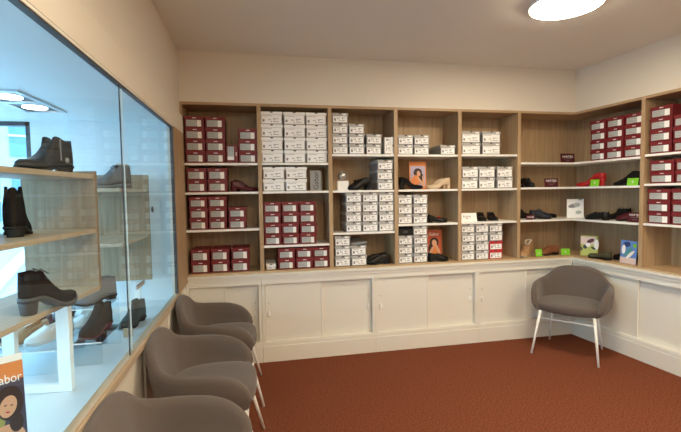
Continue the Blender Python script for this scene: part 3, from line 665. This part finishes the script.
# ---------------------------------------------------------------- shop window display furniture behind the glass
ds = thing('display_shelf_stand', 'oak display shelves with end panel on a white frame, nearest behind the glass', 'display stand', (-.744, 2.12, 0), -.10)
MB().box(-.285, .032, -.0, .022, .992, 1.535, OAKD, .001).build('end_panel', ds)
for z in (1.520, 1.272, 1.006): MB().box(-.27, .034 if z < 1.1 else .028, -1.30, -.001, z-.020, z, OAKY, .001).build('shelf', ds)
for y in (-.20, -1.15):
    MB().box(-.058, -.006, y, y+.028, ZD+.001, .9855, METALW, .002).box(-.27, -.222, y, y+.028, ZD+.001, .9855, METALW, .002).box(-.2219, -.0581, y, y+.028, ZD+.001, ZD+.032, METALW, .002).build('frame', ds)
d2 = thing('display_shelf_stand', 'oak display shelves behind the first stand, carrying the grey high-top', 'display stand', (-.755, 3.30, 0), .0)
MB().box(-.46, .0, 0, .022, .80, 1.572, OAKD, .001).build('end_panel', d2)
for z in (1.466, 1.14): MB().box(-.46, -.01, -.62, -.001, z-.020, z, OAKY, .001).build('shelf', d2)
MB().box(-.10, -.06, -.10, -.072, ZD+.001, .8015, METALW, .002).box(-.44, -.40, -.10, -.072, ZD+.001, .8015, METALW, .002).box(-.3999, -.1001, -.10, -.072, ZD+.001, ZD+.03, METALW, .002).build('frame', d2)

def dput(o, x, y, z, deg, tilt=0): return put(o, (x, y, z), math.radians(deg), tilt)
dput(make_shoe('ankle_boot', 'black ankle boot with side zip and round buckle on the top display shelf', 'boot', .265, .092, .022, [(0, .100), (.05, .108), (.22, .104), (.26, .112), (.40, .125), (.45, .10), (.55, .068), (.7, .045), (.9, .034), (1, .012)], op=(.04, .42), upper=BLACK, toe=.6, zip_=True), -.79, 2.06, 1.5205, -110)
dput(make_shoe('tall_boot', 'black suede boot standing on the middle display shelf', 'boot', .23, .090, .03, [(0, .140), (.05, .147), (.36, .150), (.42, .13), (.50, .090), (.62, .060), (.8, .042), (1, .012)], op=(.04, .38), upper=BLACKS, toe=.6), -.865, 1.75, 1.2725, 112)
dput(make_shoe('tall_boot', 'burgundy suede boot at the left edge, middle display shelf', 'boot', .23, .090, .03, [(0, .140), (.05, .147), (.36, .150), (.42, .13), (.50, .090), (.62, .060), (.8, .042), (1, .012)], op=(.04, .38), upper=mat('burgundy_suede', (.12, .01, .03), .9), toe=.6), -.965, 1.66, 1.2725, 112)
dput(make_shoe('heeled_ankle_boot', 'black suede lace-up ankle boot with block heel, lowest display shelf', 'boot', .215, .080, .044, [(0, .080), (.06, .088), (.30, .090), (.38, .080), (.5, .062), (.7, .042), (.9, .032), (1, .012)], op=(.04, .32), upper=BLACKS, sole=mat('dark_grey_rubber', (.055, .055, .06), .5), st=.018, toe=.6, laces=(.34, .5, 4)), -.80, 1.63, 1.0065, 62)
dput(make_shoe('high_top_sneaker', 'grey and black lace-up high-top on the farther display stand', 'shoe', .25, .095, .012, HITOP, op=(.05, .36), upper=GREYL, toe=.6, st=.02, fur=CREAM, laces=(.4, .62, 5), sole=mat('grey_rubber', (.22, .23, .24), .6)), -.785, 2.96, 1.4665, 225)
# shoes on low clear risers on the display floor
def riser(x, y, w_, d_, h_, rz, label):
    r = MB()
    r.box(-w_/2, w_/2, -d_/2, d_/2, h_-.005, h_, ACRYL); r.box(-w_/2, w_/2, d_/2-.005, d_/2, 0, h_-.0051, ACRYL); r.box(-w_/2, w_/2, -d_/2, -d_/2+.005, 0, h_-.0051, ACRYL)
    r.box(-w_/2, w_/2, -d_/2-.001, -d_/2, h_-.006, h_, METALW)
    o = r.build('acrylic_riser'); o.location = (x, y, ZD+.0005); o.rotation_euler.z = rz; tag(o, label, 'display riser', 'clear risers on the display floor')
riser(-1.06, 2.31, .28, .34, .11, .0, 'clear acrylic riser under the white loafers')
riser(-.81, 2.36, .13, .30, .11, .0, 'clear acrylic riser beside the white frame, under the dark boots')
riser(-.925, 2.645, .20, .24, .20, .0, 'clear acrylic riser under the grey boot')
z1 = ZD+.1115
dput(make_shoe('white_loafer', 'white moccasin loafer in front on the clear riser', 'shoe', .25, .085, .012, LOAF, upper=WLEA, sole=mat('white_sole', (.7, .7, .68), .6), toe=.6, lin=TAN), -.955, 2.42, z1, -118)
dput(make_shoe('white_loafer', 'tan-trimmed white loafer behind its white neighbour', 'shoe', .25, .085, .012, LOAF, upper=TAN, sole=mat('white_sole', (.7, .7, .68), .6), toe=.6), -1.07, 2.42, z1, -112)
dput(make_shoe('laced_shoe', 'small black laced shoe at left, behind the loafers', 'shoe', .22, .085, .014, SNEAK, upper=BLACK, toe=.6, laces=(.45, .6, 4)), -1.36, 2.75, ZD+.001, -100)
dput(make_shoe('pump', 'dark plum pump behind the loafers near the white leg', 'shoe', .22, .08, .05, PUMP, upper=BURG, toe=.6), -1.24, 2.84, ZD+.001, -100)
dput(make_shoe('lined_slip_on', 'white and grey slip-on half hidden by the white leg', 'shoe', .24, .09, .014, SNEAK, upper=WLEA, toe=.6, sole=GREYL), -1.02, 3.02, ZD+.001, -118)
dput(make_shoe('ankle_boot', 'dark grey ankle boot with laces on the tall clear riser', 'boot', .25, .095, .02, LOWBOOT, op=(.05, .36), upper=GREYL, toe=.6, laces=(.42, .6, 5)), -.845, 2.77, ZD+.2005, -128)
dput(make_shoe('ankle_boot', 'black and burgundy ankle boot on the riser beside the white leg', 'boot', .23, .092, .03, LOWBOOT, op=(.05, .36), upper=BLACKS, toe=.6, sole=BURG), -.790, 2.46, ZD+.1105, -104)
dput(make_shoe('laced_boot', 'dark green laced boot close to the glass joint', 'boot', .25, .095, .02, HITOP, op=(.05, .34), upper=mat('dark_green_leather', (.025, .035, .035), .5), toe=.6, laces=(.40, .6, 6)), -.745, 2.97, ZD+.001, -104)
dput(make_shoe('ankle_boot', 'blue-black boot standing behind the dark green laced boot', 'boot', .24, .092, .02, [(0, .085), (.06, .095), (.36, .10), (.44, .085), (.55, .07), (.7, .052), (.9, .038), (1, .014)], op=(.05, .36), upper=NAVY, toe=.6), -1.26, 3.20, ZD+.001, -95)
tb = MB().box(-.025, .025, -.018, .018, 0, .045, CORK, .002).build('price_block'); tb.location = (-.74, 2.62, ZD+.001); tb.rotation_euler.z = .3; tag(tb, 'small beige block on the display floor by the dark green boot', 'price block')
# counter card with portrait in the foreground of the display
cc = card('counter_card', 'tall counter card with orange band and portrait of a woman, bottom left', 'card', .105, .315, mat('dark_blue_violet_print', (.05, .045, .08), .4), (-.778, 1.470, ZD+.003), .62, -.10, .004,
     multi(rect('white_band', LAB, -.0525, .0525, .292, .315), rect('orange_band', ORANGE, -.0525, .0525, .235, .2915),
           blob('printed_woman', [(mat('lime_scarf_print', (.30, .30, .08), .5), -.026, .125, .024, .035, .3), (SKIN, .0, .05, .048, .05, 0), (HAIR, .012, .165, .036, .055, 0), (SKIN, .008, .155, .022, .034, -.25), (INK, .001, .160, .004, .002, 0), (INK, .017, .157, .004, .002, 0), (REDS, .006, .138, .006, .0025, -.2), (SKIN, -.025, .08, .014, .05, .5), (HAIR, .026, .10, .018, .03, 0)]), txt('Gabor', .040, LAB, .007, .240, 0, .78)))
